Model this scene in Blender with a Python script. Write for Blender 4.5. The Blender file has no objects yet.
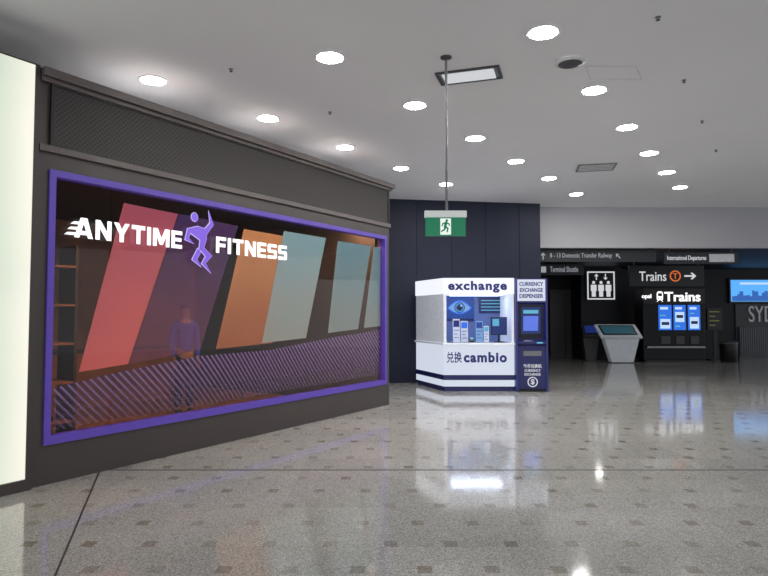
import bpy, bmesh, math, random
from mathutils import Matrix, Vector
random.seed(4)
scene = bpy.context.scene
COL = scene.collection
try:
    scene.view_settings.view_transform = 'Standard'
except Exception:
    pass
R = math.radians
# ------------------------------------------------------------------ camera
CAMZ = 1.6; FPX = 600.0; PITCH = math.atan(26/600)
cam = bpy.data.cameras.new('camera'); cam.lens = FPX/768*36; cam.sensor_width = 36
camo = bpy.data.objects.new('camera', cam); COL.objects.link(camo)
camo.location = (0, 0, CAMZ); camo.rotation_euler = (math.pi/2+PITCH, 0, 0)
scene.camera = camo
CEIL = 4.3
def ray(px, py):
    a = (px-384)/FPX; v = (288-py)/FPX
    return Vector((a, math.cos(PITCH)-v*math.sin(PITCH), math.sin(PITCH)+v*math.cos(PITCH)))
def at(px, py, Y):                      # measured point on the plane y = Y
    d = ray(px, py); t = Y/d.y
    return d.x*t, CAMZ+d.z*t
def on_floor(px, py):
    d = ray(px, py); t = -CAMZ/d.z
    return d.x*t, d.y*t
def on_ceil(px, py):
    d = ray(px, py); t = (CEIL-CAMZ)/d.z
    return d.x*t, d.y*t
WA = R(33.2); Q0 = Vector((-3.27, 5.55, 0))
U = Vector((math.sin(WA), math.cos(WA), 0)); V = Vector((-math.cos(WA), math.sin(WA), 0))
WF = Matrix.Translation(Q0) @ Matrix.Rotation(math.atan2(U.y, U.x), 4, 'Z')
def wl(px, py, off=0.0):                # (s, z) on the shopfront plane
    d = ray(px, py); o = Vector((0, 0, CAMZ))
    t = (off-(o-Q0).dot(V))/d.dot(V); p = o+d*t
    return (p-Q0).dot(U), p.z
# ------------------------------------------------------------------ materials
def lin(c):
    return tuple(((x/255)/12.92 if x/255 <= .04045 else ((x/255+.055)/1.055)**2.4) for x in c)
def mat(name, rgb, rough=.5, metal=0, emit=None, strength=0, var=.08, scale=12, spec=.5):
    m = bpy.data.materials.new(name); m.use_nodes = True
    nt = m.node_tree; b = nt.nodes['Principled BSDF']
    c = lin(rgb)
    tc = nt.nodes.new('ShaderNodeTexCoord'); n = nt.nodes.new('ShaderNodeTexNoise'); n.inputs['Scale'].default_value = scale
    nt.links.new(tc.outputs['Object'], n.inputs['Vector'])
    r = nt.nodes.new('ShaderNodeValToRGB')
    r.color_ramp.elements[0].position = .3; r.color_ramp.elements[1].position = .7
    r.color_ramp.elements[0].color = (*[max(0, x*(1-var)) for x in c], 1)
    r.color_ramp.elements[1].color = (*[min(1, x*(1+var)) for x in c], 1)
    nt.links.new(n.outputs['Fac'], r.inputs['Fac']); nt.links.new(r.outputs['Color'], b.inputs['Base Color'])
    b.inputs['Roughness'].default_value = rough; b.inputs['Metallic'].default_value = metal
    b.inputs['Specular IOR Level'].default_value = spec
    if emit:
        b.inputs['Emission Color'].default_value = (*lin(emit), 1); b.inputs['Emission Strength'].default_value = strength
    return m
def glow(name, rgb, s=1.0):
    return mat(name, tuple(int(x*.3) for x in rgb), .4, 0, rgb, s)
def N(nt, op, a, b=None, clamp=False):
    n = nt.nodes.new('ShaderNodeMath'); n.operation = op; n.use_clamp = clamp
    for i, x in enumerate((a, b)):
        if x is None: continue
        if isinstance(x, (int, float)): n.inputs[i].default_value = x
        else: nt.links.new(x, n.inputs[i])
    return n.outputs[0]
def glass_mat(name, tint=(255, 255, 255), ior=1.35, rough=.02):
    m = bpy.data.materials.new(name); m.use_nodes = True; nt = m.node_tree; nt.nodes.clear()
    out = nt.nodes.new('ShaderNodeOutputMaterial'); mix = nt.nodes.new('ShaderNodeMixShader')
    tr = nt.nodes.new('ShaderNodeBsdfTransparent'); gl = nt.nodes.new('ShaderNodeBsdfGlossy'); fr = nt.nodes.new('ShaderNodeFresnel')
    ge = nt.nodes.new('ShaderNodeNewGeometry'); inv = N(nt, 'SUBTRACT', 1, ge.outputs['Backfacing'])
    tr.inputs[0].default_value = (*lin(tint), 1); gl.inputs['Roughness'].default_value = rough; fr.inputs[0].default_value = ior
    nt.links.new(N(nt, 'MULTIPLY', fr.outputs[0], inv), mix.inputs[0]); nt.links.new(tr.outputs[0], mix.inputs[1]); nt.links.new(gl.outputs[0], mix.inputs[2])
    nt.links.new(mix.outputs[0], out.inputs[0]); return m
def film_mat(name, lo, hi, alpha, e=.0):
    # printed film whose colour blends from the foot to the head of the panel
    m = bpy.data.materials.new(name); m.use_nodes = True; nt = m.node_tree; b = nt.nodes['Principled BSDF']
    tc = nt.nodes.new('ShaderNodeTexCoord'); sp = nt.nodes.new('ShaderNodeSeparateXYZ'); nt.links.new(tc.outputs['Object'], sp.inputs[0])
    n = nt.nodes.new('ShaderNodeTexNoise'); n.inputs['Scale'].default_value = 1.1; nt.links.new(tc.outputs['Object'], n.inputs['Vector'])
    f = N(nt, 'ADD', N(nt, 'MULTIPLY', N(nt, 'ADD', sp.outputs[2], -.9), .62), N(nt, 'MULTIPLY', N(nt, 'ADD', n.outputs['Fac'], -.5), .7), True)
    r = nt.nodes.new('ShaderNodeValToRGB'); r.color_ramp.elements[0].color = (*lin(lo), 1); r.color_ramp.elements[1].color = (*lin(hi), 1)
    nt.links.new(f, r.inputs['Fac']); nt.links.new(r.outputs[0], b.inputs['Base Color']); nt.links.new(r.outputs[0], b.inputs['Emission Color'])
    b.inputs['Emission Strength'].default_value = e; b.inputs['Roughness'].default_value = .35; b.inputs['Alpha'].default_value = alpha; return m
def floor_mat():
    m = bpy.data.materials.new('terrazzo'); m.use_nodes = True; nt = m.node_tree; b = nt.nodes['Principled BSDF']
    tc = nt.nodes.new('ShaderNodeTexCoord'); sp = nt.nodes.new('ShaderNodeSeparateXYZ'); nt.links.new(tc.outputs['Object'], sp.inputs[0])
    v = nt.nodes.new('ShaderNodeTexVoronoi'); v.inputs['Scale'].default_value = 150; nt.links.new(tc.outputs['Object'], v.inputs['Vector'])
    sc = nt.nodes.new('ShaderNodeSeparateColor'); nt.links.new(v.outputs['Color'], sc.inputs[0])
    r = nt.nodes.new('ShaderNodeValToRGB'); cr = r.color_ramp
    cr.elements[0].color = (*lin((112, 110, 108)), 1); cr.elements[1].color = (*lin((196, 195, 191)), 1)
    e = cr.elements.new(.22); e.color = (*lin((147, 146, 143)), 1); e = cr.elements.new(.75); e.color = (*lin((167, 166, 162)), 1)
    nt.links.new(sc.outputs[0], r.inputs['Fac'])
    P = .42
    ry = N(nt, 'DIVIDE', sp.outputs[1], P); row = N(nt, 'FLOOR', ry); fy = N(nt, 'FRACT', ry)
    rx = N(nt, 'ADD', N(nt, 'DIVIDE', sp.outputs[0], P), N(nt, 'MULTIPLY', row, .5)); fx = N(nt, 'FRACT', rx)
    mask = N(nt, 'MULTIPLY', N(nt, 'LESS_THAN', fx, .22), N(nt, 'LESS_THAN', fy, .25))
    jx = N(nt, 'LESS_THAN', N(nt, 'FRACT', N(nt, 'DIVIDE', sp.outputs[0], P)), .008)
    jy = N(nt, 'LESS_THAN', fy, .008)
    j = N(nt, 'MAXIMUM', jx, jy)
    wn = nt.nodes.new('ShaderNodeTexWhiteNoise'); wn.noise_dimensions = '2D'; cb = nt.nodes.new('ShaderNodeCombineXYZ')
    nt.links.new(N(nt, 'FLOOR', rx), cb.inputs[0]); nt.links.new(row, cb.inputs[1]); nt.links.new(cb.outputs[0], wn.inputs['Vector'])
    k = N(nt, 'ADD', N(nt, 'MULTIPLY', wn.outputs['Value'], .45), .22)
    # slabs differ a little in tone
    ws = nt.nodes.new('ShaderNodeTexWhiteNoise'); ws.noise_dimensions = '2D'; c2 = nt.nodes.new('ShaderNodeCombineXYZ')
    nt.links.new(N(nt, 'FLOOR', N(nt, 'DIVIDE', sp.outputs[0], P*2)), c2.inputs[0]); nt.links.new(N(nt, 'FLOOR', N(nt, 'DIVIDE', sp.outputs[1], P*2)), c2.inputs[1]); nt.links.new(c2.outputs[0], ws.inputs['Vector'])
    hv = nt.nodes.new('ShaderNodeHueSaturation'); nt.links.new(r.outputs[0], hv.inputs['Color']); nt.links.new(N(nt, 'ADD', N(nt, 'MULTIPLY', ws.outputs['Value'], .14), .93), hv.inputs['Value'])
    mx = nt.nodes.new('ShaderNodeMix'); mx.data_type = 'RGBA'; mx.blend_type = 'MULTIPLY'
    nt.links.new(N(nt, 'MULTIPLY', mask, k), mx.inputs['Factor']); nt.links.new(hv.outputs[0], mx.inputs['A']); mx.inputs['B'].default_value = (.44, .35, .26, 1)
    m2 = nt.nodes.new('ShaderNodeMix'); m2.data_type = 'RGBA'; m2.blend_type = 'MULTIPLY'
    nt.links.new(N(nt, 'MULTIPLY', j, .2), m2.inputs['Factor']); nt.links.new(mx.outputs['Result'], m2.inputs['A']); m2.inputs['B'].default_value = (.3, .3, .3, 1)
    nt.links.new(m2.outputs['Result'], b.inputs['Base Color'])
    n = nt.nodes.new('ShaderNodeTexNoise'); n.inputs['Scale'].default_value = 2.2; nt.links.new(tc.outputs['Object'], n.inputs['Vector'])
    nt.links.new(N(nt, 'ADD', N(nt, 'MULTIPLY', n.outputs['Fac'], .05), .055), b.inputs['Roughness'])
    b.inputs['Specular IOR Level'].default_value = .9
    bp = nt.nodes.new('ShaderNodeBump'); bp.inputs['Strength'].default_value = .025; bp.inputs['Distance'].default_value = .02
    n2 = nt.nodes.new('ShaderNodeTexNoise'); n2.inputs['Scale'].default_value = 4.0; nt.links.new(tc.outputs['Object'], n2.inputs['Vector'])
    nt.links.new(n2.outputs['Fac'], bp.inputs['Height']); nt.links.new(bp.outputs[0], b.inputs['Normal'])
    return m
def mesh_panel_mat():
    m = mat('perforated_metal', (52, 50, 52), .6, .1); nt = m.node_tree; b = nt.nodes['Principled BSDF']
    tc = nt.nodes.new('ShaderNodeTexCoord'); sp = nt.nodes.new('ShaderNodeSeparateXYZ'); nt.links.new(tc.outputs['Object'], sp.inputs[0])
    a = N(nt, 'MULTIPLY', N(nt, 'SINE', N(nt, 'MULTIPLY', sp.outputs[0], 120)), N(nt, 'SINE', N(nt, 'MULTIPLY', sp.outputs[2], 120)))
    mask = N(nt, 'GREATER_THAN', a, .1)
    mx = nt.nodes.new('ShaderNodeMix'); mx.data_type = 'RGBA'; nt.links.new(mask, mx.inputs['Factor'])
    mx.inputs['A'].default_value = (*lin((54, 48, 48)), 1); mx.inputs['B'].default_value = (*lin((22, 20, 20)), 1)
    nt.links.new(mx.outputs['Result'], b.inputs['Base Color']); return m
def stripe_film():
    m = bpy.data.materials.new('lilac_dash_film'); m.use_nodes = True; nt = m.node_tree; b = nt.nodes['Principled BSDF']
    tc = nt.nodes.new('ShaderNodeTexCoord'); sp = nt.nodes.new('ShaderNodeSeparateXYZ'); nt.links.new(tc.outputs['Object'], sp.inputs[0])
    x, z = sp.outputs[0], sp.outputs[2]
    wave = N(nt, 'MULTIPLY', N(nt, 'SINE', N(nt, 'MULTIPLY', x, 1.5)), .12)
    zz = N(nt, 'ADD', z, wave)
    d = N(nt, 'FRACT', N(nt, 'ADD', N(nt, 'MULTIPLY', x, 13.0), N(nt, 'MULTIPLY', zz, 11.0)))
    mk = N(nt, 'LESS_THAN', d, .34)
    fade = N(nt, 'ADD', N(nt, 'MULTIPLY', z, 1.6), .05, True)
    mx = nt.nodes.new('ShaderNodeMix'); mx.data_type = 'RGBA'; nt.links.new(mk, mx.inputs['Factor'])
    mx.inputs['A'].default_value = (*lin((84, 56, 106)), 1); mx.inputs['B'].default_value = (*lin((162, 138, 196)), 1)
    nt.links.new(mx.outputs['Result'], b.inputs['Base Color']); b.inputs['Roughness'].default_value = .5
    nt.links.new(mx.outputs['Result'], b.inputs['Emission Color']); b.inputs['Emission Strength'].default_value = .12
    nt.links.new(N(nt, 'MULTIPLY', fade, N(nt, 'ADD', N(nt, 'MULTIPLY', mk, .45), .28)), b.inputs['Alpha']); return m
def light_panel_mat():
    m = bpy.data.materials.new('backlit_panel'); m.use_nodes = True; nt = m.node_tree; b = nt.nodes['Principled BSDF']
    tc = nt.nodes.new('ShaderNodeTexCoord'); sp = nt.nodes.new('ShaderNodeSeparateXYZ'); nt.links.new(tc.outputs['Object'], sp.inputs[0])
    n = nt.nodes.new('ShaderNodeTexNoise'); n.inputs['Scale'].default_value = .8; nt.links.new(tc.outputs['Object'], n.inputs['Vector'])
    f = N(nt, 'ADD', N(nt, 'MULTIPLY', N(nt, 'ADD', sp.outputs[0], -.88), 2.8), N(nt, 'MULTIPLY', N(nt, 'ADD', n.outputs['Fac'], -.5), .8), True)
    r = nt.nodes.new('ShaderNodeValToRGB')
    r.color_ramp.elements[0].color = (*lin((208, 220, 202)), 1); r.color_ramp.elements[1].color = (*lin((255, 252, 236)), 1)
    e = r.color_ramp.elements.new(.5); e.color = (*lin((232, 238, 220)), 1)
    nt.links.new(f, r.inputs['Fac']); nt.links.new(r.outputs[0], b.inputs['Emission Color']); b.inputs['Emission Strength'].default_value = .94
    b.inputs['Base Color'].default_value = (.04, .04, .04, 1); return m

M = dict(
    ceil=mat('ceiling_paint', (232, 232, 235), .85, var=.02, scale=.6), lid=mat('shop_lid', (112, 112, 114), .8), floor=floor_mat(),
    taupe=mat('taupe_cladding', (66, 59, 58), .5, .1, var=.06, scale=3), taupe_l=mat('taupe_trim', (86, 78, 76), .45, .1),
    black=mat('black_metal', (22, 22, 24), .45, .2), perf=mesh_panel_mat(),
    purple=mat('purple_frame', (80, 58, 156), .5, 0, (96, 70, 186), .16), logo=glow('logo_purple', (124, 88, 218), 1.0),
    white_glow=glow('white_letter', (255, 255, 255), 1.3), lilac_glow=glow('lilac_edge', (204, 190, 250), .95), panel=light_panel_mat(), glass=glass_mat('shop_glass', (240, 234, 234), 1.42),
    kglass=glass_mat('kiosk_glass', (248, 250, 255), 1.15), brown=mat('brown_interior', (120, 80, 52), .6, var=.6, scale=.8), brown_floor=mat('wood_floor', (128, 84, 50), .4, var=.25, scale=3),
    dark=mat('dark_interior', (44, 35, 32), .7, var=.2), salmon=film_mat('salmon_film', (222, 112, 106), (178, 84, 112), .82, .26), mauve=film_mat('mauve_film', (150, 84, 120), (92, 68, 154), .32, .06),
    gold=film_mat('gold_film', (178, 108, 56), (212, 160, 100), .74, .26), teal=film_mat('grey_teal_film', (160, 172, 160), (132, 182, 190), .82, .28), teal2=film_mat('pale_teal_film', (146, 166, 160), (112, 166, 180), .78, .24),
    dash=stripe_film(), navy=mat('navy_wall', (22, 28, 48), .6, var=.1, scale=2, spec=.3), navy_d=mat('dark_navy', (14, 16, 23), .5, spec=.3), bulk=mat('bulkhead_paint', (170, 170, 175), .8, var=.03, scale=.8),
    kwhite=mat('kiosk_white', (222, 225, 232), .35, 0, (215, 222, 240), .2), khead=glow('kiosk_header_white', (244, 247, 255), .98), kpanel=glow('kiosk_backlit_panel', (222, 230, 246), .82),
    kblue=mat('kiosk_navy', (20, 24, 80), .35, 0, (24, 28, 90), .12), ktext=mat('kiosk_text', (20, 24, 96), .4, 0, (24, 28, 104), .25), grey=mat('grey_plastic', (120, 122, 126), .5), lgrey=mat('light_grey', (200, 202, 206), .5),
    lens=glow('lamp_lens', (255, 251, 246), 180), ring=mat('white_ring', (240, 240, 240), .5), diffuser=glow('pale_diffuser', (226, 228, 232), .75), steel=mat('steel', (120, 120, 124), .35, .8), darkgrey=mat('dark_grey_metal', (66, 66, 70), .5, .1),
    exit_green=glow('exit_green', (20, 120, 84), .8), exit_white=glow('exit_white', (236, 246, 236), .95), exit_house=glow('exit_housing', (206, 214, 210), .7), sign=mat('sign_slate', (26, 30, 38), .5), stext=glow('sign_text', (232, 234, 238), .75), dimtext=glow('dim_sign_text', (200, 204, 212), .5),
    orange=glow('orange_badge', (232, 112, 44), .8), blue_scr=glow('screen_blue', (40, 110, 200), .9), deep_blue=glow('screen_strong_blue', (34, 104, 214), 1.1), poster_blue=glow('poster_blue', (22, 66, 150), .85), scr_dark=glow('screen_deep_blue', (24, 44, 110), .8), scr_light=glow('screen_pale', (186, 214, 246), 1.05),
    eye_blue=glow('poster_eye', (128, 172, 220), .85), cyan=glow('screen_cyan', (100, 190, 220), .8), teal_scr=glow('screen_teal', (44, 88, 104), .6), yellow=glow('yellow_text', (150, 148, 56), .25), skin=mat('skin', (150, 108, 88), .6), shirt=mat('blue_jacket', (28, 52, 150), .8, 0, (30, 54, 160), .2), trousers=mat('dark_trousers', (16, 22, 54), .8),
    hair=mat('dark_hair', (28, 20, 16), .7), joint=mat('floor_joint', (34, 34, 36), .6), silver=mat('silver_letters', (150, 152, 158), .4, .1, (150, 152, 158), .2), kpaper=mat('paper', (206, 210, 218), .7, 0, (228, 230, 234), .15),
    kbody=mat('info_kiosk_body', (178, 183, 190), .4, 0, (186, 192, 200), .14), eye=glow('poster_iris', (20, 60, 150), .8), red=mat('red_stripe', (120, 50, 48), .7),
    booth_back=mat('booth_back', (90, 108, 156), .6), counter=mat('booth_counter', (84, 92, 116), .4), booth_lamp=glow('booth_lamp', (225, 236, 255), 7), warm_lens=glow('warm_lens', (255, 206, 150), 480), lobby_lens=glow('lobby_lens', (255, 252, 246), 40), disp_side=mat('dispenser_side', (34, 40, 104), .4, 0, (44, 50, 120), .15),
    scr_panel=mat('screen_panel', (60, 70, 130), .3, 0, (80, 110, 210), .85), sky=glow('sky_picture', (84, 168, 240), 1.1), skyl=glow('skyline_blue', (40, 96, 180), .95), slat=mat('grey_slats', (86, 88, 94), .4, .3), grey_wall=mat('grey_sign_panel', (40, 42, 47), .5, 0, (60, 62, 68), .04))
# ------------------------------------------------------------------ mesh building
class MB:
    def __init__(s): s.v = []; s.f = []
    def add(s, vs, fs):
        k = len(s.v); s.v += [Vector(v) for v in vs]; s.f += [[i+k for i in f] for f in fs]; return s
    def box(s, x0, x1, y0, y1, z0, z1):
        return s.add([(x0,y0,z0),(x1,y0,z0),(x1,y1,z0),(x0,y1,z0),(x0,y0,z1),(x1,y0,z1),(x1,y1,z1),(x0,y1,z1)],
                     [(0,3,2,1),(4,5,6,7),(0,1,5,4),(1,2,6,5),(2,3,7,6),(3,0,4,7)])
    def prism(s, pts, a, b, ax):
        n = len(pts)
        def mk(p, t): return (t, p[0], p[1]) if ax == 'x' else ((p[0], t, p[1]) if ax == 'y' else (p[0], p[1], t))
        vs = [mk(p, a) for p in pts]+[mk(p, b) for p in pts]
        return s.add(vs, [list(range(n))[::-1], [i+n for i in range(n)]]+[(i, (i+1) % n, (i+1) % n+n, i+n) for i in range(n)])
    def disc(s, cx, cz, rx, rz, y0, y1, n=28, a0=0, a1=2*math.pi):
        return s.prism([(cx+rx*math.cos(a0+(a1-a0)*i/n), cz+rz*math.sin(a0+(a1-a0)*i/n)) for i in range(n)], y0, y1, 'y')
    def ringy(s, cx, cz, r0, r1, y0, y1, n=28):
        vs = []
        for y in (y0, y1):
            for r in (r0, r1): vs += [(cx+r*math.cos(2*math.pi*i/n), y, cz+r*math.sin(2*math.pi*i/n)) for i in range(n)]
        fs = []
        for i in range(n):
            j = (i+1) % n; fs += [(i, j, n+j, n+i), (2*n+i, 3*n+i, 3*n+j, 2*n+j), (n+i, n+j, 3*n+j, 3*n+i), (i, 2*n+i, 2*n+j, j)]
        return s.add(vs, fs)
    def cyl(s, p, q, r, r2=None, n=16):
        p, q = Vector(p), Vector(q); d = (q-p).normalized(); r2 = r if r2 is None else r2
        a = d.orthogonal().normalized(); b = d.cross(a)
        vs = [p+(a*math.cos(2*math.pi*i/n)+b*math.sin(2*math.pi*i/n))*r for i in range(n)]+[q+(a*math.cos(2*math.pi*i/n)+b*math.sin(2*math.pi*i/n))*r2 for i in range(n)]
        return s.add(vs, [list(range(n))[::-1], list(range(n, 2*n))]+[(i, (i+1) % n, (i+1) % n+n, i+n) for i in range(n)])
    def lathe(s, prof, c=(0,0,0), n=28):
        vs = []; m = len(prof)
        for r, z in prof: vs += [(c[0]+r*math.cos(2*math.pi*i/n), c[1]+r*math.sin(2*math.pi*i/n), c[2]+z) for i in range(n)]
        fs = [(k*n+i, k*n+(i+1) % n, (k+1)*n+(i+1) % n, (k+1)*n+i) for k in range(m-1) for i in range(n)]
        fs += [list(range(n))[::-1], list(range((m-1)*n, m*n))]
        return s.add(vs, fs)
    def ribbon(s, pts, ws, y0, y1):          # tapered flat limb in x-z
        L = []; Rr = []
        for i, p in enumerate(pts):
            a = Vector(pts[max(0, i-1)]); b = Vector(pts[min(len(pts)-1, i+1)]); d = (b-a).normalized(); nn = Vector((-d.y, d.x))
            L.append(tuple(Vector(p)+nn*ws[i])); Rr.append(tuple(Vector(p)-nn*ws[i]))
        s.prism(L+Rr[::-1], y0, y1, 'y')
        for p, w in zip(pts, ws): s.disc(p[0], p[1], w, w, y0, y1, 12)
        return s
def chain(o):
    m = Matrix.Identity(4)
    while o is not None: m = o.matrix_basis @ m; o = o.parent
    return m
def build(mb, name, m, parent=None, F=None, loc=None, bevel=0, smooth=False):
    me = bpy.data.meshes.new(name); F = F or Matrix.Identity(4)
    o = bpy.data.objects.new(name, me); COL.objects.link(o)
    if parent is not None: o.parent = parent; inv = chain(parent).inverted()
    elif loc is not None: o.location = loc; inv = Matrix.Translation(loc).inverted()
    else: inv = Matrix.Identity(4)
    T = inv @ F
    me.from_pydata([T @ v for v in mb.v], [], mb.f)
    b = bmesh.new(); b.from_mesh(me); bmesh.ops.recalc_face_normals(b, faces=b.faces); b.to_mesh(me); b.free()
    me.materials.append(M[m] if isinstance(m, str) else m)
    if smooth:
        for p in me.polygons: p.use_smooth = True
    if bevel:
        bv = o.modifiers.new('bevel', 'BEVEL'); bv.width = bevel; bv.segments = 2; bv.limit_method = 'ANGLE'
    return o
def tag(o, label=None, cat=None, group=None, kind=None):
    for k, v in (('label', label), ('category', cat), ('group', group), ('kind', kind)):
        if v: o[k] = v
    return o
def thing(name, loc, label, cat, group=None, rotz=0):
    o = bpy.data.objects.new(name, None); COL.objects.link(o); o.empty_display_size = .1
    o.location = loc; o.rotation_euler = (0, 0, rotz); return tag(o, label, cat, group)
def wthing(name, s, y, z, label, cat, group=None):
    p = WF @ Vector((s, y, z)); return thing(name, p, label, cat, group, math.atan2(U.y, U.x))
def struct(name, mb, m, F=None, bevel=0): return tag(build(mb, name, m, F=F, bevel=bevel), kind='structure')
def copy_tree(o, parent=None):
    c = o.copy(); COL.objects.link(c)
    if parent is not None: c.parent = parent
    for ch in list(o.children): copy_tree(ch, c)
    return c
def text(s, x0, x1, z0, z1, y, depth=.01, bold=0.0, res=3, shear=0, space=1.0, mb=None):
    cu = bpy.data.curves.new('t', 'FONT'); cu.body = s; cu.extrude = .02; cu.offset = bold; cu.resolution_u = res; cu.shear = shear; cu.space_character = space
    o = bpy.data.objects.new('t', cu); COL.objects.link(o)
    dg = bpy.context.evaluated_depsgraph_get(); me = bpy.data.meshes.new_from_object(o.evaluated_get(dg))
    vs = [v.co.copy() for v in me.vertices]; fs = [list(p.vertices) for p in me.polygons]
    bpy.data.objects.remove(o); bpy.data.curves.remove(cu); bpy.data.meshes.remove(me)
    mb = mb or MB()
    if not vs: return mb
    ax, bx = min(v.x for v in vs), max(v.x for v in vs); ay, by = min(v.y for v in vs), max(v.y for v in vs)
    az, bz = min(v.z for v in vs), max(v.z for v in vs)
    mb.add([(x0+(v.x-ax)/(bx-ax)*(x1-x0), y-(v.z-az)/max(1e-6, bz-az)*depth, z0+(v.y-ay)/(by-ay)*(z1-z0)) for v in vs], fs)
    return mb
# heavy wide block capitals, drawn as outlines in a unit box
GLYPH = {
 'A': (1.2, [[(0,0),(.33,1),(.67,1),(1,0),(.75,0),(.5,.76),(.25,0)], [(.28,.15),(.72,.15),(.66,.35),(.34,.35)]]),
 'N': (1.08, [[(0,0),(0,1),(.27,1),(.75,.38),(.75,1),(1,1),(1,0),(.73,0),(.25,.62),(.25,0)]]),
 'Y': (1.12, [[(0,1),(.28,1),(.5,.64),(.72,1),(1,1),(.625,.4),(.625,0),(.375,0),(.375,.4)]]),
 'T': (1.0, [[(0,1),(1,1),(1,.78),(.63,.78),(.63,0),(.37,0),(.37,.78),(0,.78)]]),
 'I': (.27, [[(0,0),(0,1),(1,1),(1,0)]]),
 'M': (1.34, [[(0,0),(0,1),(.26,1),(.5,.44),(.74,1),(1,1),(1,0),(.8,0),(.8,.62),(.58,.1),(.42,.1),(.2,.62),(.2,0)]]),
 'E': (.9, [[(0,0),(0,1),(1,1),(1,.79),(.29,.79),(.29,.6),(.93,.6),(.93,.4),(.29,.4),(.29,.21),(1,.21),(1,0)]]),
 'F': (.88, [[(0,0),(0,1),(1,1),(1,.79),(.29,.79),(.29,.59),(.93,.59),(.93,.38),(.29,.38),(.29,0)]]),
 'S': (.98, [[(0,0),(.88,0),(1,.1),(1,.51),(.88,.61),(.27,.61),(.27,.79),(.97,.79),(.97,1),(.12,1),(0,.9),(0,.5),(.12,.4),(.73,.4),(.73,.21),(0,.21)]])}
def block_word(word, x0, x1, z0, z1, y0, y1, parent, m, gap=.2):
    tot = sum(GLYPH[c][0] for c in word)+gap*(len(word)-1); k = (x1-x0)/tot; x = x0
    for c in word:
        w_, polys = GLYPH[c]; q = MB()
        for pl in polys: q.prism([(x+p[0]*w_*k, z0+p[1]*(z1-z0)) for p in pl], y0, y1, 'y')
        build(q, 'letter', m, parent, WF); x += (w_+gap)*k
def islands(mb):
    par = list(range(len(mb.v)))
    def find(i):
        while par[i] != i: par[i] = par[par[i]]; i = par[i]
        return i
    keys = {}
    for i, v in enumerate(mb.v):
        k = (round(v.x, 5), round(v.y, 5), round(v.z, 5))
        if k in keys: par[find(i)] = find(keys[k])
        else: keys[k] = i
    for f in mb.f:
        for a in f[1:]: par[find(a)] = find(f[0])
    gr = {}
    for f in mb.f: gr.setdefault(find(f[0]), []).append(f)
    res = []
    for fs in gr.values():
        idx = {}; q = MB()
        for f in fs:
            for a in f:
                if a not in idx: idx[a] = len(q.v); q.v.append(mb.v[a])
            q.f.append([idx[a] for a in f])
        res.append(q)
    return sorted(res, key=lambda q: min(v.x for v in q.v))
def skin(name, vs, es, rs, m, parent, F, sub=2):
    me = bpy.data.meshes.new(name); me.from_pydata(vs, es, []); o = bpy.data.objects.new(name, me); COL.objects.link(o)
    sm = o.modifiers.new('s', 'SKIN'); sm.use_smooth_shade = True
    sv = me.skin_vertices[0].data
    for i, r in enumerate(rs): sv[i].radius = (r, r) if not isinstance(r, tuple) else r
    sv[0].use_root = True
    ss = o.modifiers.new('ss', 'SUBSURF'); ss.levels = sub; ss.render_levels = sub
    dg = bpy.context.evaluated_depsgraph_get(); e = bpy.data.meshes.new_from_object(o.evaluated_get(dg))
    q = MB(); q.v = [v.co.copy() for v in e.vertices]; q.f = [list(p.vertices) for p in e.polygons]
    bpy.data.objects.remove(o); bpy.data.meshes.remove(me); bpy.data.meshes.remove(e)
    return build(q, name, m, parent, F, smooth=True)

# ------------------------------------------------------------------ setting
struct('floor', MB().box(-16, 18, -5, 24, -.1, 0), 'floor')
struct('ceiling', MB().box(-16, 18, -5, 15.1, CEIL, CEIL+.1), 'ceil')
ja = on_floor(100, 470)
struct('trim_1', MB().box(ja[0]-.05, 17, ja[1]-.014, ja[1]+.014, 0, .002), 'joint')
jb = on_floor(55, 576); jd = Vector((ja[0]-jb[0], ja[1]-jb[1])).normalized(); jn = Vector((-jd.y, jd.x))*.007
jc = Vector(jb)-jd*3
struct('trim_2', MB().prism([tuple(Vector(ja)+jn), tuple(Vector(ja)-jn), tuple(jc-jn), tuple(jc+jn)], 0, .002, 'z'), 'joint')
# shopfront
SL = wl(34, 300)[0]; SR = wl(389, 300)[0]; W0 = wl(46, 300)[0]; W1 = wl(386, 300)[0]; ZB, ZT = .37, 2.98
w = MB()
w.box(SL, SR, 0, .2, 0, ZB); w.box(SL, W0, 0, .2, ZB, 3.9); w.box(W1, SR, 0, .2, ZB, 3.9); w.box(W0, W1, 0, .2, ZT, 3.9)
w.box(SR-.15, SR, .2, 6, 0, 3.9)
struct('wall_left', w, 'taupe', WF)
struct('trim_3', MB().box(SL, SR+.06, -.1, .2, 3.84, 3.92).box(SL, SR+.03, -.05, 0, 3.80, 3.84), 'taupe_l', WF)
struct('trim_4', MB().box(SL, SR, -.04, 0, 3.14, 3.20), 'taupe_l', WF)
struct('wall_shop_back', MB().box(SL, SR-.15, 5, 5.2, 0, 3.9), 'brown', WF)
struct('wall_shop_side', MB().box(SL-.1, SL, .2, 5.2, 0, 3.9), 'dark', WF)
struct('floor_shop', MB().box(SL, SR-.15, .2, 5, .0, .012), 'brown_floor', WF)
struct('ceiling_shop', MB().box(SL, SR-.15, .2, 5, 3.3, 3.4), 'dark', WF)
struct('ceiling_shop_top', MB().box(SL-3, SR, .2, 5.2, 3.905, 3.915), 'lid', WF)  # unseen sheet added to bounce downlight onto the ceiling above the shop
g = wthing('ventilation_grille', (SL+SR)/2, -.02, 3.2, 'long black perforated metal grille above the gym shop window', 'grille')
build(MB().box(W0+.02, SR-.06, -.015, 0, 3.22, 3.79), 'mesh_panel', 'perf', g, WF)
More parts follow.
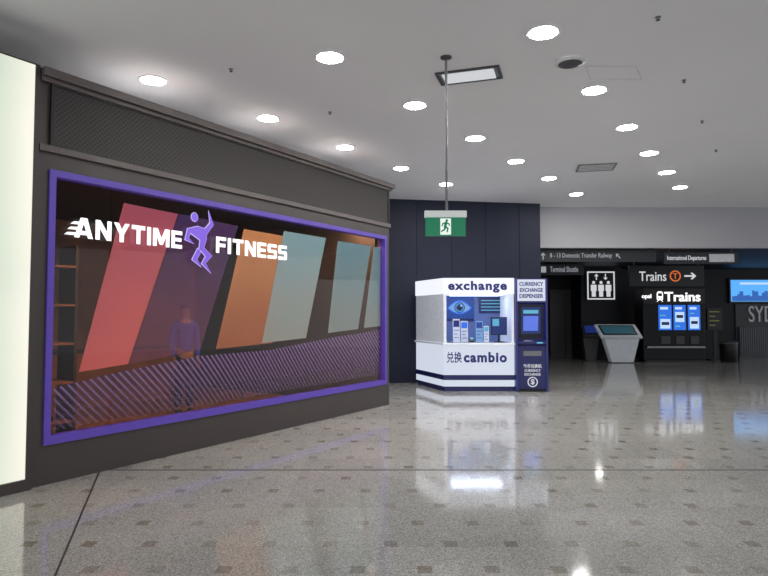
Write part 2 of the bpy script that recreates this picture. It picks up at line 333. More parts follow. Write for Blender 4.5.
gb = MB(); gb.box(W0-.01, SR-.03, -.03, 0, 3.20, 3.225); gb.box(W0-.01, SR-.03, -.03, 0, 3.785, 3.80); gb.box(W0-.01, W0+.02, -.03, 0, 3.225, 3.785); gb.box(SR-.06, SR-.03, -.03, 0, 3.225, 3.785)
build(gb, 'grille_frame', 'black', g, WF)
# window
win = wthing('shop_window', (W0+W1)/2, .05, ZB, 'wide shop window with purple frame and coloured slanted film graphics', 'shop window')
T = .062
fr = MB(); fr.box(W0, W1, -.02, .1, ZB, ZB+T+.015); fr.box(W0, W1, -.02, .1, ZT-T, ZT); fr.box(W0, W0+T, -.02, .1, ZB+T+.015, ZT-T); fr.box(W1-T, W1, -.02, .1, ZB+T+.015, ZT-T)
build(fr, 'window_frame', 'purple', win, WF)
build(MB().box(W0+T, W1-T, .05, .056, ZB+T+.015, ZT-T), 'glass_pane', 'glass', win, WF)
def film(pix, m, y=.075):
    pts = [wl(px, py, y) for px, py in pix]
    zlo, zhi = ZB+T+.02, ZT-T-.005
    pts = [(min(max(s, W0+T+.004), W1-T-.004), min(max(z, zlo), zhi)) for s, z in pts]
    return build(MB().prism(pts, y, y+.003, 'y'), 'window_film', m, win, WF)
film([(124, 203), (178, 214), (128, 364), (79, 372)], 'salmon')['label'] = 'salmon slanted film'
film([(179, 214), (238, 226), (200, 350), (129, 364)], 'mauve')['label'] = 'mauve slanted film'
film([(244, 229), (300, 239), (272, 343), (216, 349)], 'gold')['label'] = 'gold slanted film'
film([(284, 231), (326, 238), (306, 338), (262, 343)], 'teal', .068)['label'] = 'grey teal slanted film'
film([(338, 241), (371, 246), (358, 329), (328, 333)], 'teal2')['label'] = 'pale teal slanted film'
film([(374, 247), (383, 248), (382, 326), (364, 328)], 'teal2')['label'] = 'narrow pale teal film at the right end'
film([(54, 388), (120, 372), (200, 356), (270, 350), (330, 338), (382, 330), (382, 374), (300, 388), (200, 406), (54, 430)], 'dash', .082)['label'] = 'lilac striped wave film fading downwards'
# interior fittings behind the glass; warm lights are added, hidden from camera
def inner_light(s, y, lab):
    d = wthing('shop_ceiling_light', s, y, 3.3, lab, 'ceiling light', 'lights inside the gym')
    p = WF @ Vector((s, y, 3.3))
    build(MB().lathe([(.10, 0), (.10, -.02), (.085, -.02)], p), 'trim_ring', 'black', d)
    build(MB().lathe([(.08, -.02), (.08, -.026)], p), 'lens', 'warm_lens', d)
for i, (s, y) in enumerate([(1.0, .42), (2.2, .42), (3.4, .42), (4.6, .42), (5.7, .42)]):
    inner_light(s, y, ['round warm light inside the gym behind the left window edge', 'round warm light inside the gym above the mauve film', 'round warm light inside the gym above the gold film', 'round warm light inside the gym above the grey teal film', 'round warm light inside the gym near the right window end'][i])
ct = wthing('reception_counter', 3.3, 4.2, .012, 'long wooden counter deep inside the gym behind the window', 'counter')
build(MB().box(2.2, 4.6, 4.0, 4.5, .012, .95), 'counter_body', 'brown_floor', ct, WF, bevel=.01)
build(MB().box(2.15, 4.65, 3.95, 4.52, .95, .99), 'counter_top', 'dark', ct, WF, bevel=.005)
sh = wthing('shelving_unit', .9, 2.1, .012, 'dark shelving unit inside the gym at the left of the window', 'shelves')
for xx in (.1, 1.5): build(MB().box(xx, xx+.04, 1.9, 2.3, .012, 2.5), 'side_panel', 'dark', sh, WF)
for k in range(5): build(MB().box(.14, 1.50, 1.9, 2.3, .2+k*.5, .23+k*.5), 'shelf', 'brown', sh, WF)
# person inside
PYY = 2.2
ps, _ = wl(185, 350, PYY)
pe = wthing('person', ps, PYY, .012, 'dim person in blue top and dark trousers standing behind the shop glass', 'person')
PF = WF @ Matrix.Translation((ps, PYY, .012)) @ Matrix.Rotation(R(-20), 4, 'Z')
bv = [(0,0,.95),(0,0,1.12),(0,.01,1.32),(0,.0,1.44),(0,-.005,1.52),(0,-.02,1.60),(0,-.02,1.70),
      (.17,.01,1.40),(.20,.02,1.13),(.19,-.05,.90),(.185,-.07,.80),(-.17,.01,1.40),(-.21,.02,1.13),(-.19,-.06,.90),(-.185,-.08,.80),
      (.08,0,.88),(.085,-.01,.50),(.085,.02,.09),(.095,-.12,.04),(-.08,0,.88),(-.09,-.01,.50),(-.10,.03,.09),(-.11,-.11,.04)]
be = [(0,1),(1,2),(2,3),(3,4),(4,5),(5,6),(3,7),(7,8),(8,9),(9,10),(3,11),(11,12),(12,13),(13,14),(0,15),(15,16),(16,17),(17,18),(0,19),(19,20),(20,21),(21,22)]
br = [.12,.105,.13,.085,.05,.085,.075,.048,.038,.03,.028,.048,.038,.03,.028,.075,.055,.04,.03,.075,.055,.04,.03]
body = skin('body', bv, be, br, 'skin', pe, PF)
skin('jacket', [bv[i] for i in (0,1,2,3,7,8,9,11,12,13)], [(0,1),(1,2),(2,3),(3,4),(4,5),(5,6),(3,7),(7,8),(8,9)], [.14,.125,.15,.10,.062,.052,.042,.062,.052,.042], 'shirt', pe, PF)
skin('trousers', [(0,0,.97)]+[bv[i] for i in (15,16,17,19,20,21)], [(0,1),(1,2),(2,3),(0,4),(4,5),(5,6)], [.135,.092,.07,.055,.092,.07,.055], 'trousers', pe, PF)
for sx in (.09, -.105):
    skin('shoe', [(sx,.04,.055),(sx,-.05,.05),(sx,-.15,.035)], [(0,1),(1,2)], [.05,.05,.04], 'black', pe, PF)
    for k in range(5):
        hx = .185 if sx > 0 else -.185
        skin('finger', [(hx+(k-2)*.012,-.075,.80),(hx+(k-2)*.014,-.085,.745),(hx+(k-2)*.014,-.08,.71+abs(k-1.5)*.008)], [(0,1),(1,2)], [.009,.008,.007], 'skin', body, PF, 1)
skin('hair', [(0,.03,1.60),(0,.02,1.70),(0,-.03,1.745)], [(0,1),(1,2)], [.075,.085,.07], 'hair', pe, PF)
for sx in (-.03, .03): build(MB().disc(sx, 1.645, .012, .008, -.112, -.10, 10), 'eye', 'black', body, PF)
build(MB().cyl((0,-.10,1.635), (0,-.125,1.605), .007, .014, 8), 'nose', 'skin', body, PF)
build(MB().disc(0, 1.575, .022, .006, -.108, -.10, 10), 'mouth', 'red', body, PF)
# shop sign letters
sg = wthing('shop_sign', wl(180, 240)[0], -.03, 2.0, 'glowing white shop name lettering with purple running figure on the window', 'sign')
zb = (wl(77, 240)[1]+wl(181, 249.5)[1]+wl(217, 256)[1]+wl(285, 262)[1])/4
zt = (wl(82, 212)[1]+wl(181, 227)[1]+wl(217, 234)[1]+wl(285, 242)[1])/4
for word, a, b in (('ANYTIME', 74, 181.5), ('FITNESS', 216, 286.5)):
    block_word(word, wl(a, 235)[0], wl(b, 240)[0], zb+.025, zt-.05, -.012, -.002, sg, 'white_glow')
hh = zt-zb
for k, (a, b, zz) in enumerate(((64, 74, .16), (67, 75.5, .36), (70, 77, .56))):
    s0, s1 = wl(a, 235)[0], wl(b, 235)[0]
    build(MB().prism([(s0, zb+hh*zz), (s1, zb+hh*zz), (s1+.03, zb+hh*(zz+.11)), (s0+.03, zb+hh*(zz+.09))], -.012, -.002, 'y'), 'speed_line', 'white_glow', sg, WF)
def lp(px, py): return wl(px, py, -.015)
RUN = [[(188, 228.5), (198, 226.5), (206.5, 229.5), (206.5, 239), (203, 251), (199.5, 250), (200.5, 240), (190.5, 232.5)],
       [(204.5, 229.5), (210.5, 223), (209, 211), (213.5, 224.5), (207, 234)],
       [(188, 228.5), (191, 231.5), (188.5, 238), (194, 243.5), (185.5, 239.5)],
       [(199.5, 248), (203.5, 247.5), (212, 256), (205.5, 263), (211, 273), (202, 263.5), (206, 256.5)],
       [(198, 248.5), (201, 252), (197, 259), (201.5, 267), (192.5, 259.5)]]
def runner(ya, yb, grow):
    rn = MB(); c = lp(195, 217); rn.disc(c[0], c[1], .045+grow, .049+grow, ya, yb, 20)
    for pl in RUN:
        P_ = [Vector(lp(*p)) for p in pl]
        if grow:
            n = len(P_); area = sum(P_[i].x*P_[(i+1) % n].y-P_[(i+1) % n].x*P_[i].y for i in range(n)); sg_ = 1 if area > 0 else -1; out = []
            for i in range(n):
                a, b, c_ = P_[i-1], P_[i], P_[(i+1) % n]
                n1 = Vector(((b-a).y, -(b-a).x)).normalized()*sg_; n2 = Vector(((c_-b).y, -(c_-b).x)).normalized()*sg_
                m_ = (n1+n2); m_ = m_.normalized() if m_.length > .2 else n1
                out.append(b+m_*grow*1.3)
            P_ = out
        rn.prism([tuple(p) for p in P_], ya, yb, 'y')
    return rn
build(runner(-.010, -.002, .007), 'running_figure_edge', 'lilac_glow', sg, WF)
build(runner(-.016, -.010, 0), 'running_figure', 'logo', sg, WF)
# backlit panel at far left
lpn = wthing('light_panel', SL-1.3, 0, 0, 'tall glowing cream backlit panel at the left of the gym shopfront', 'light panel')
build(MB().box(SL-3, SL-.05, -.02, .1, .1, 3.93), 'diffuser', 'panel', lpn, WF)
lf = MB(); lf.box(SL-3, SL-.005, -.05, .12, 0, .1); lf.box(SL-.05, SL-.005, -.03, .12, .1, 3.93); lf.box(SL-3, SL-.005, -.02, .12, 3.93, 3.945)
build(lf, 'panel_frame', 'taupe', lpn, WF)
# navy wall behind the kiosk
A = Vector((-1.2, 13.75)); B = Vector((3.82, 14.6)); dn = (B-A).normalized(); L = (B-A).length
NF = Matrix.Translation((A.x, A.y, 0)) @ Matrix.Rotation(math.atan2(dn.y, dn.x), 4, 'Z')
nw = MB(); nw.box(0, L, .02, .2, 0, CEIL); k = 0; x = .3
nw.box(0, .29, 0, .02, 0, CEIL)
while x < L-.02:
    nw.box(x, min(x+.84, L), 0, .02, 0, CEIL); x += .852
struct('wall_back', nw, 'navy', NF)
struct('wall_lobby_left', MB().box(3.7, 3.82, 14.8, 23, 0, 3.4), 'navy_d')
struct('wall_bulkhead', MB().box(3.75, 18, 15.1, 15.3, 3.27, CEIL), 'bulk')
struct('ceiling_lobby', MB().box(3.7, 18, 15.3, 23, 3.27, 3.36), 'navy_d')
struct('wall_lobby_back', MB().box(3.7, 18, 22.4, 22.6, 0, 3.4), 'navy_d')
# ------------------------------------------------------------------ ceiling fittings
ORD = ['nearest the camera', 'second from the camera', 'third from the camera', 'fourth from the camera', 'fifth from the camera']
rows = [('row along the shopfront', [(153, 80), (268, 118), (345, 147), (401, 168), (446, 184)]),
        ('middle row', [(330, 57), (415, 105), (475, 138), (516, 161), (549, 178), (576, 194)]),
        ('right-hand row', [(543, 32), (594, 90), (627, 127), (649, 153), (667, 172), (680, 187)])]
proto = None
for row, pts in rows:
    for i, p in enumerate(pts):
        x, y = on_ceil(*p); lab = 'round ceiling downlight, %s in the %s' % (ORD[i] if i < len(pts)-1 else 'farthest from the camera', row)
        if proto is None:
            proto = thing('downlight', (x, y, CEIL), lab, 'ceiling light', 'concourse downlights')
            build(MB().lathe([(.16, 0), (.165, -.008), (.155, -.014), (.13, -.010), (.13, 0)], (x, y, CEIL)), 'trim_ring', 'ring', proto, smooth=True)
            build(MB().lathe([(.129, -.001), (.129, -.012), (.10, -.020), (.02, -.024)], (x, y, CEIL)), 'lens', 'lens', proto)
        else:
            d = copy_tree(proto); d.location = (x, y, CEIL); d['label'] = lab
lob = None  # lobby lamps added to brighten the dark floor below them
for (x, y), lab in (((9.3, 19.2), 'lobby ceiling light in front of the ticket machine'), ((12.6, 18.2), 'lobby ceiling light in front of the blue skyline screen'), ((6.6, 18.6), 'lobby ceiling light in front of the lift sign')):
    if lob is None:
        lob = thing('lobby_downlight', (x, y, 3.27), lab, 'ceiling light', 'lobby downlights')
        build(MB().lathe([(.13, 0), (.13, -.010), (.11, -.012)], (x, y, 3.27)), 'trim_ring', 'ring', lob); build(MB().lathe([(.105, -.012), (.105, -.016)], (x, y, 3.27)), 'lens', 'lobby_lens', lob)
    else:
        d = copy_tree(lob); d.location = (x, y, 3.27); d['label'] = lab
def vent(pix, lab, n=6):
    P = [on_ceil(*p) for p in pix]; cx = sum(p[0] for p in P)/4; cy = sum(p[1] for p in P)/4
    d = Vector((P[1][0]-P[0][0], P[1][1]-P[0][1])); e = Vector((P[3][0]-P[0][0], P[3][1]-P[0][1]))
    w_, h_ = d.length/2, max(.12, e.length/2); r = math.atan2(d.y, d.x)
    t = thing('ceiling_vent', (cx, cy, CEIL), lab, 'vent', 'ceiling vents', r); F = Matrix.Translation((cx, cy, CEIL)) @ Matrix.Rotation(r, 4, 'Z')
    b = .03; f = MB(); f.box(-w_, w_, -h_, -h_+b, -.02, 0); f.box(-w_, w_, h_-b, h_, -.02, 0); f.box(-w_, -w_+b, -h_+b, h_-b, -.02, 0); f.box(w_-b, w_, -h_+b, h_-b, -.02, 0)
    build(f, 'frame', 'grey' if n else 'darkgrey', t, F)
    build(MB().box(-w_+b, w_-b, -h_+b, h_-b, -.006, 0), 'backing', 'darkgrey' if n else 'grey', t, F)
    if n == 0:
        build(MB().box(-w_+b+.04, w_-b-.04, -h_+b+.02, h_-b-.02, -.024, -.006), 'centre_panel', 'diffuser', t, F, bevel=.003)  # vent panel is no lamp; its paleness is emission put into the material
    for k in range(n):
        y = -h_+b+(k+.5)*(2*h_-2*b)/n; build(MB().prism([(y-.012, -.004), (y+.004, -.026), (y+.010, -.024), (y-.004, -.004)], -w_+b, w_-b, 'x'), 'slat', 'lgrey', t, F)
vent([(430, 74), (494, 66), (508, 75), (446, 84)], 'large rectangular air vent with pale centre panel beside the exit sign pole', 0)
vent([(573, 165), (612, 163), (619, 169), (580, 171)], 'small slatted air vent in the ceiling between the middle and right-hand downlights', 4)
x, y = on_ceil(570, 61)
sp = thing('ceiling_speaker', (x, y, CEIL), 'round dark grey ceiling speaker to the right of the nearest downlights', 'speaker')
build(MB().lathe([(.16, 0), (.16, -.02), (.13, -.035)], (x, y, CEIL)), 'housing', 'lgrey', sp); build(MB().lathe([(.125, -.035), (.09, -.045), (.02, -.05)], (x, y, CEIL)), 'grille', 'darkgrey', sp)
P = [on_ceil(*p) for p in ((586, 66), (636, 66), (642, 79), (590, 79))]
ap = MB()
for i in range(4):
    a, b = Vector((*P[i], CEIL-.002)), Vector((*P[(i+1) % 4], CEIL-.002)); ap.cyl(a, b, .004, n=6)
tag(build(ap, 'access_panel', 'lgrey', loc=(P[0][0], P[0][1], CEIL)), 'thin outlined square access panel in the ceiling right of the round speaker', 'access panel')
spr = None
for p, lab in (((658, 17), 'small sprinkler head in the ceiling at the top right'), ((231, 69), 'small sprinkler head above the gym shopfront, left of the others'), ((330, 112), 'small sprinkler head between the shopfront row and the middle row of lights'),
               ((702, 121), 'small sprinkler head right of the right-hand row of lights'), ((684, 80), 'small sprinkler head right of the square access panel'), ((716, 150), 'small sprinkler head farthest right near the lobby')):
    x, y = on_ceil(*p)
    if spr is None:
        spr = thing('sprinkler_head', (x, y, CEIL), lab, 'sprinkler', 'ceiling sprinklers')
        build(MB().lathe([(.026, 0), (.026, -.005), (.009, -.008), (.009, -.024)], (x, y, CEIL), 14), 'escutcheon', 'grey', spr)
        build(MB().lathe([(.014, -.024), (.020, -.028), (.020, -.030)], (x, y, CEIL), 14), 'deflector', 'darkgrey', spr)
    else:
        d = copy_tree(spr); d.location = (x, y, CEIL); d['label'] = lab
# exit sign
ex, ey = on_ceil(446, 57)
es = thing('exit_sign', (ex, ey, CEIL), 'green illuminated exit sign hanging on a long pole from the ceiling', 'exit sign')
def ez(py): return at(446, py, ey)[1]
def exx(px): return at(px, 225, ey)[0]
build(MB().cyl((ex, ey, CEIL), (ex, ey, ez(211)), .014), 'pole', 'steel', es); build(MB().lathe([(.06, 0), (.06, -.012), (.02, -.03)], (ex, ey, CEIL)), 'ceiling_plate', 'darkgrey', es)
build(MB().box(exx(424.5), exx(466.5), ey-.03, ey+.03, ez(217.5), ez(211)), 'housing', 'exit_house', es, bevel=.006)
x0, x1, z0, z1 = exx(425.5), exx(465.5), ez(236), ez(217.5)
build(MB().box(x0, x1, ey-.012, ey+.012, z0, z1), 'face', 'exit_green', es)
xc = (x0+x1)/2; zc = (z0+z1)/2; h = (z1-z0)
build(MB().box(xc-.055, xc+.055, ey-.016, ey-.012, z0+.012, z1-.012), 'door_panel', 'exit_white', es)
rm = MB(); yy0, yy1 = ey-.020, ey-.016
rm.disc(xc+.012, zc+.062, .014, .014, yy0, yy1, 14); rm.ribbon([(xc+.004, zc+.038), (xc-.006, zc-.002)], [.014, .013], yy0, yy1)
rm.ribbon([(xc+.006, zc+.038), (xc+.032, zc+.03), (xc+.04, zc+.01)], [.008, .007, .006], yy0, yy1); rm.ribbon([(xc, zc+.038), (xc-.03, zc+.03), (xc-.036, zc+.008)], [.008, .007, .006], yy0, yy1)
rm.ribbon([(xc-.006, zc), (xc+.022, zc-.02), (xc+.016, zc-.055)], [.011, .009, .007], yy0, yy1); rm.ribbon([(xc-.006, zc), (xc-.012, zc-.032), (xc-.042, zc-.05)], [.011, .009, .007], yy0, yy1)
build(rm, 'running_man', 'exit_green', es)
# ------------------------------------------------------------------ exchange booth
KY = 12.5
def kx(px, Y=KY): return at(px, 320, Y)[0]
def kz(py, Y=KY): return at(460, py, Y)[1]
xa, xb = kx(443.5), kx(514); zT = kz(278); zH = kz(294); zC = kz(343)
LX, LY = .74, 13.85                      # back-left corner
ko = thing('exchange_booth', ((xa+xb)/2, KY, 0), 'white lit currency exchange booth with open service window and navy lettering', 'booth')
plan = [(xa, KY), (xb, KY), (xb, LY), (LX, LY)]
def inset(o): return [(xa-o*.6, KY-o), (xb+o*.3, KY-o), (xb+o*.3, LY), (LX-o, LY)]
build(MB().prism(inset(-.03), 0, .10, 'z'), 'plinth', 'kblue', ko)
build(MB().prism(plan, .10, zC-.04, 'z'), 'front_panel', 'kpanel', ko)
build(MB().prism(inset(.006), kz(380), kz(375), 'z'), 'stripe', 'kblue', ko)
build(MB().prism(inset(.04), zC-.04, zC, 'z'), 'counter_top', 'kwhite', ko, bevel=.006)
build(MB().prism([(xa+.09, KY+.06), (xb-.07, KY+.06), (xb-.07, LY-.12), (LX+.12, LY-.12)], zC, zC+.004, 'z'), 'counter_mat', 'counter', ko)
build(MB().prism([(xa, KY), (xa+.06, KY), (LX+.07, LY), (LX, LY)], zC, zH, 'z'), 'side_panel', 'kwhite', ko)
build(MB().box(xb-.05, xb, KY, LY, zC, zH), 'side_panel', 'kwhite', ko)
build(MB().box(LX+.08, xb-.05, LY-.1, LY, zC, zH), 'back_panel', 'booth_back', ko)
build(MB().prism(inset(.02), zH, zT, 'z'), 'header', 'khead', ko, bevel=.008)
build(MB().box(xa+.2, xb-.2, KY+.25, KY+.7, zH-.02, zH), 'ceiling_lamp', 'booth_lamp', ko)
build(MB().box(xa+.07, xb-.06, KY+.02, KY+.026, zC, zH), 'glass_pane', 'kglass', ko)
for a in (xa, xb-.035): build(MB().box(a, a+.035, KY-.005, KY+.03, zC, zH), 'window_post', 'kwhite', ko)
build(text('exchange', kx(448), kx(507), kz(292.8), kz(281), KY-.02, .012, .04, space=1.16), 'lettering', 'ktext', ko)
build(text('cambio', kx(463.5), kx(506.5), kz(362.5), kz(352), KY, .012, .04, space=1.16), 'lettering', 'ktext', ko)
build(text('兑换', kx(446.5), kx(461.5), kz(362.8), kz(351.8), KY, .012, .014), 'lettering', 'ktext', ko)
# things inside the booth
PY = LY-.1
po = thing('poster', (at(460, 320, PY)[0], PY, at(460, 320, PY)[1]), 'blue poster with a large eye on the booth back panel', 'poster')
qx = lambda px: at(px, 320, PY)[0]; qz = lambda py: at(460, py, PY)[1]
build(MB().box(qx(445), qx(474), PY-.02, PY, qz(321), qz(295)), 'poster_panel', 'poster_blue', po)
cx, cz = qx(459.5), qz(308)
def lens_shape(w_, h_):
    up = [(-w_+2*w_*i/14, h_*math.sin(math.pi*i/14)**.9 if 0 < i < 14 else 0) for i in range(15)]
    return [(cx+a, cz+b) for a, b in up]+[(cx+a, cz-b*.8) for a, b in up[-2:0:-1]]
build(MB().prism(lens_shape(.28, .18), PY-.023, PY-.02, 'y'), 'eye_lid', 'deep_blue', po)
build(MB().prism(lens_shape(.25, .14), PY-.026, PY-.023, 'y'), 'eye_shape', 'eye_blue', po)
build(MB().disc(cx, cz+.01, .12, .12, PY-.032, PY-.026), 'iris', 'eye', po); build(MB().ringy(cx, cz+.01, .08, .095, PY-.035, PY-.032), 'iris_ring', 'cyan', po); build(MB().disc(cx, cz+.01, .05, .05, PY-.036, PY-.032), 'pupil', 'black', po); build(MB().disc(cx+.035, cz+.05, .018, .018, PY-.04, PY-.036), 'glint', 'scr_light', po)
build(MB().box(qx(445), qx(474), PY-.024, PY-.02, qz(321), qz(318.5)), 'poster_border', 'kblue', po)
bd = thing('rate_board', (at(492, 306, PY)[0], PY, at(492, 312, PY)[1]), 'dark exchange rate board with pale rows on the booth back panel', 'rate board')
build(MB().box(qx(479), qx(505), PY-.02, PY, qz(313), qz(297)), 'board', 'kblue', bd)
for k in range(4): build(MB().box(qx(481), qx(503-(k % 2)*3), PY-.024, PY-.02, qz(301.0+k*3.2), qz(300.1+k*3.2)), 'rate_row', 'cyan', bd)
CT = zC+.004
def notice(px0, px1, py1, y, lab, m='kpaper', name='notice_stand', hd='ktext'):
    a, b = kx(px0, y), kx(px1, y); z1_ = at(460, py1, y)[1]
    t = thing(name, ((a+b)/2, y, CT), lab, 'notice', 'notices on the booth counter')
    build(MB().prism([(y, CT+.004), (y+.008, CT+.004), (y+.05, z1_), (y+.042, z1_)], a, b, 'x'), 'sheet', m, t)
    build(MB().box(a, b, y-.02, y+.07, CT, CT+.006), 'foot', 'lgrey', t)
    def yz(f): zz = CT+(z1_-CT)*f; return y+.042*(zz-CT)/(z1_-CT), zz
    yA, zA = yz(.66); yB, zB = yz(.94)
    build(MB().prism([(yA-.004, zA), (yA+.002, zA), (yB+.002, zB), (yB-.004, zB)], a+.012, b-.012, 'x'), 'heading', hd, t)
    for k in range(3):
        yy, zz = yz(.52-.16*k)
        build(MB().box(a+.02, b-.02-(.04 if k % 2 else 0), yy-.004, yy+.004, zz-.008, zz+.004), 'print_line', 'ktext', t)
notice(453, 460, 319, 12.70, 'narrow printed notice stand on the booth counter below the eye poster')
notice(461, 468, 321, 12.76, 'white printed notice stand right beside the narrow one below the poster', hd='deep_blue')
notice(476, 483, 321, 12.82, 'pale blue printed notice stand in the middle of the booth counter', 'eye_blue', hd='poster_blue')
notice(484, 489, 326, 12.66, 'smallest printed notice stand, left of the computer monitor in the booth', hd='cyan')
def monitor(px0, px1, py0, py1, y, lab):
    a, b = kx(px0, y), kx(px1, y); z0_, z1_ = at(460, py0, y)[1], at(460, py1, y)[1]; c_ = (a+b)/2
    t = thing('computer_monitor', (c_, y, CT), lab, 'monitor')
    build(MB().box(a, b, y, y+.03, z0_, z1_), 'bezel', 'black', t, bevel=.005); build(MB().box(a+.015, b-.015, y-.004, y, z0_+.02, z1_-.015), 'screen', 'scr_dark', t)
    build(MB().box(a+.03, c_, y-.006, y-.004, (z0_+z1_)/2, z1_-.04), 'screen_window', 'cyan', t)
    build(MB().cyl((c_, y+.03, CT+.01), (c_, y+.03, z0_+.05), .02), 'stand', 'black', t); build(MB().lathe([(.10, 0), (.10, .012), (.03, .016)], (c_, y+.03, CT)), 'base', 'black', t)
monitor(491, 507, 335, 317, 12.75, 'black computer monitor with blue screen at the right of the booth counter')
tt = thing('card_terminal', (kx(472, 12.6), 12.6, CT), 'small dark card payment terminal on the booth counter', 'card terminal')
tx = kx(472, 12.6)
build(MB().prism([(12.57, CT), (12.70, CT), (12.70, CT+.10), (12.58, CT+.04)], tx-.045, tx+.045, 'x'), 'terminal_body', 'black', tt, bevel=.004)
build(MB().prism([(12.64, CT+.078), (12.69, CT+.103), (12.69, CT+.099), (12.64, CT+.07)], tx-.03, tx+.03, 'x'), 'screen', 'cyan', tt)
# dispenser machine
AY = 12.42
ax0, ax1 = kx(515.5, AY), kx(547.5, AY); aT = kz(278.5, AY); ac = (ax0+ax1)/2; aw = ax1-ax0
at_ = thing('currency_dispenser', (ac, AY, 0), 'tall navy currency dispenser machine with white header, standing beside the white booth', 'cash machine')
AZ = lambda py: at(530, py, AY)[1]; AX = lambda px: at(px, 320, AY)[0]
zs0, zs1 = AZ(340), AZ(303)
pr = [(AY, .06), (AY, zs0-.12), (AY-.05, zs0-.08), (AY-.05, zs0-.03), (AY+.12, zs0), (AY+.06, zs1-.02), (AY, zs1), (AY, aT), (AY+.75, aT), (AY+.75, .06)]
build(MB().prism(pr, ax0+.04, ax1-.04, 'x'), 'body', 'kblue', at_, bevel=.006)
for a, b in ((ax0, ax0+.04), (ax1-.04, ax1)): build(MB().box(a, b, AY-.02, AY+.76, 0, aT), 'side_panel', 'disp_side', at_, bevel=.005)
build(MB().box(ax0+.04, ax1-.04, AY+.03, AY+.75, 0, .06), 'plinth', 'black', at_)
build(MB().box(ax0+.042, ax1-.042, AY-.012, AY, AZ(301), AZ(279.5)), 'header_panel', 'kpanel', at_)
def on_face(z, o): return AY+.12-.06*(z-zs0)/(zs1-.02-zs0)-o
def plate(x0, x1, z0, z1, o, m, name): return build(MB().add([(x0, on_face(z0, o), z0), (x1, on_face(z0, o), z0), (x1, on_face(z1, o), z1), (x0, on_face(z1, o), z1), (x0, on_face(z0, 0), z0), (x1, on_face(z0, 0), z0), (x1, on_face(z1, 0), z1), (x0, on_face(z1, 0), z1)], [(0,1,2,3),(4,7,6,5),(0,4,5,1),(1,5,6,2),(2,6,7,3),(3,7,4,0)]), name, m, at_)
plate(AX(520), AX(543.5), AZ(338), AZ(305), .015, 'black', 'screen_bezel'); plate(AX(522), AX(541.5), AZ(334), AZ(307), .02, 'scr_dark', 'screen'); plate(AX(524), AX(539), AZ(331), AZ(316), .024, 'scr_panel', 'screen_window'); plate(AX(524), AX(539), AZ(313.5), AZ(310), .024, 'cyan', 'screen_title')
build(MB().box(AX(523), AX(533), AY-.045, AY+.0, zs0-.03, zs0-.018), 'keypad', 'steel', at_, bevel=.003)
for i in range(3):
    for j in range(3): build(MB().box(AX(524)+j*.055, AX(524)+j*.055+.04, AY-.04+i*.014, AY-.03+i*.014, zs0-.018, zs0-.010), 'key', 'lgrey', at_)
build(MB().box(AX(536), AX(542), AY-.056, AY-.05, zs0-.07, zs0-.04), 'card_slot', 'cyan', at_); build(MB().box(AX(523), AX(541), AY-.012, AY, AZ(356), AZ(351)), 'cash_slot', 'steel', at_, bevel=.003)
for s, p0, p1, X0, X1, yy, mm in (('CURRENCY', 286, 282, 519.5, 543.5, AY-.012, 'ktext'), ('EXCHANGE', 292, 288, 520, 543, AY-.012, 'ktext'), ('DISPENSER', 298, 294, 519.5, 543.5, AY-.012, 'ktext'), ('外币兑换机', 368, 364, 523, 541, AY, 'stext'), ('CURRENCY', 371.8, 369.2, 524, 540, AY, 'stext'), ('EXCHANGE', 375.6, 373, 524, 540, AY, 'stext')):
    build(text(s, AX(X0), AX(X1), AZ(p0), AZ(p1), yy, .006, .03 if mm == 'ktext' else .012), 'lettering', mm, at_)
build(MB().ringy(AX(532), AZ(382), .085, .105, AY-.006, AY), 'emblem_ring', 'stext', at_)
build(text('$', AX(532)-.04, AX(532)+.04, AZ(382)-.06, AZ(382)+.06, AY, .006, .02), 'emblem_symbol', 'stext', at_)
# ------------------------------------------------------------------ lobby signs
def board(px0, px1, py0, py1, Y, lab, name='direction_sign', m='sign', th=.08, hang=True, cat='sign'):
    xm = (px0+px1)/2; a = at(px0, py0, Y)[0]; b = at(px1, py0, Y)[0]; z1_ = at(xm, py0, Y)[1]; z0_ = at(xm, py1, Y)[1]
    t = thing(name, ((a+b)/2, Y, z0_), lab, cat, 'lobby wayfinding signs')
    build(MB().box(a, b, Y, Y+th, z0_, z1_), 'sign_board', m, t, bevel=.008)
    if hang and z1_ < 3.25:
        for xx in (a+.15, b-.15): build(MB().cyl((xx, Y+th/2, z1_), (xx, Y+th/2, 3.27), .012, n=8), 'hanger_rod', 'steel', t)
    return t, lambda px: at(px, py0, Y)[0], lambda py: at(xm, py, Y)[1]
def arrow(mb, cx, cz, s, ang, y0, y1):
    pts = [(-1, -.14), (.4, -.14), (.05, -.55), (.38, -.55), (1, 0), (.38, .55), (.05, .55), (.4, .14), (-1, .14)]
    c_, s_ = math.cos(ang), math.sin(ang)
    return mb.prism([(cx+s*(x*c_-z*s_), cz+s*(x*s_+z*c_)) for x, z in pts], y0, y1, 'y')
Y = 15.35
t, X, Z = board(538, 656, 249.5, 262, Y, 'long dark overhead sign for the domestic transfer, under the lobby bulkhead')
build(text('8 - 13 Domestic Transfer Railway', X(550), X(612), Z(259), Z(253), Y, .006, .0, 2), 'lettering', 'dimtext', t)
build(arrow(MB(), X(543), Z(256), .09, R(90), Y-.006, Y), 'arrow', 'dimtext', t); build(arrow(MB(), X(618), Z(256), .08, R(135), Y-.006, Y), 'arrow', 'dimtext', t)
t, X, Z = board(664, 738, 252, 264, 15.36, 'dark overhead departures sign under the lobby bulkhead, right end')
build(text('International Departures', X(667), X(706), Z(261.5), Z(255.5), 15.36, .006, .0, 2), 'lettering', 'stext', t)
build(MB().box(X(709), X(734), 15.355, 15.36, Z(262), Z(254)), 'light_panel', 'lgrey', t)
Y = 16.6
t, X, Z = board(538, 584, 264, 275, Y, 'second dark overhead sign, hung below and behind the first')
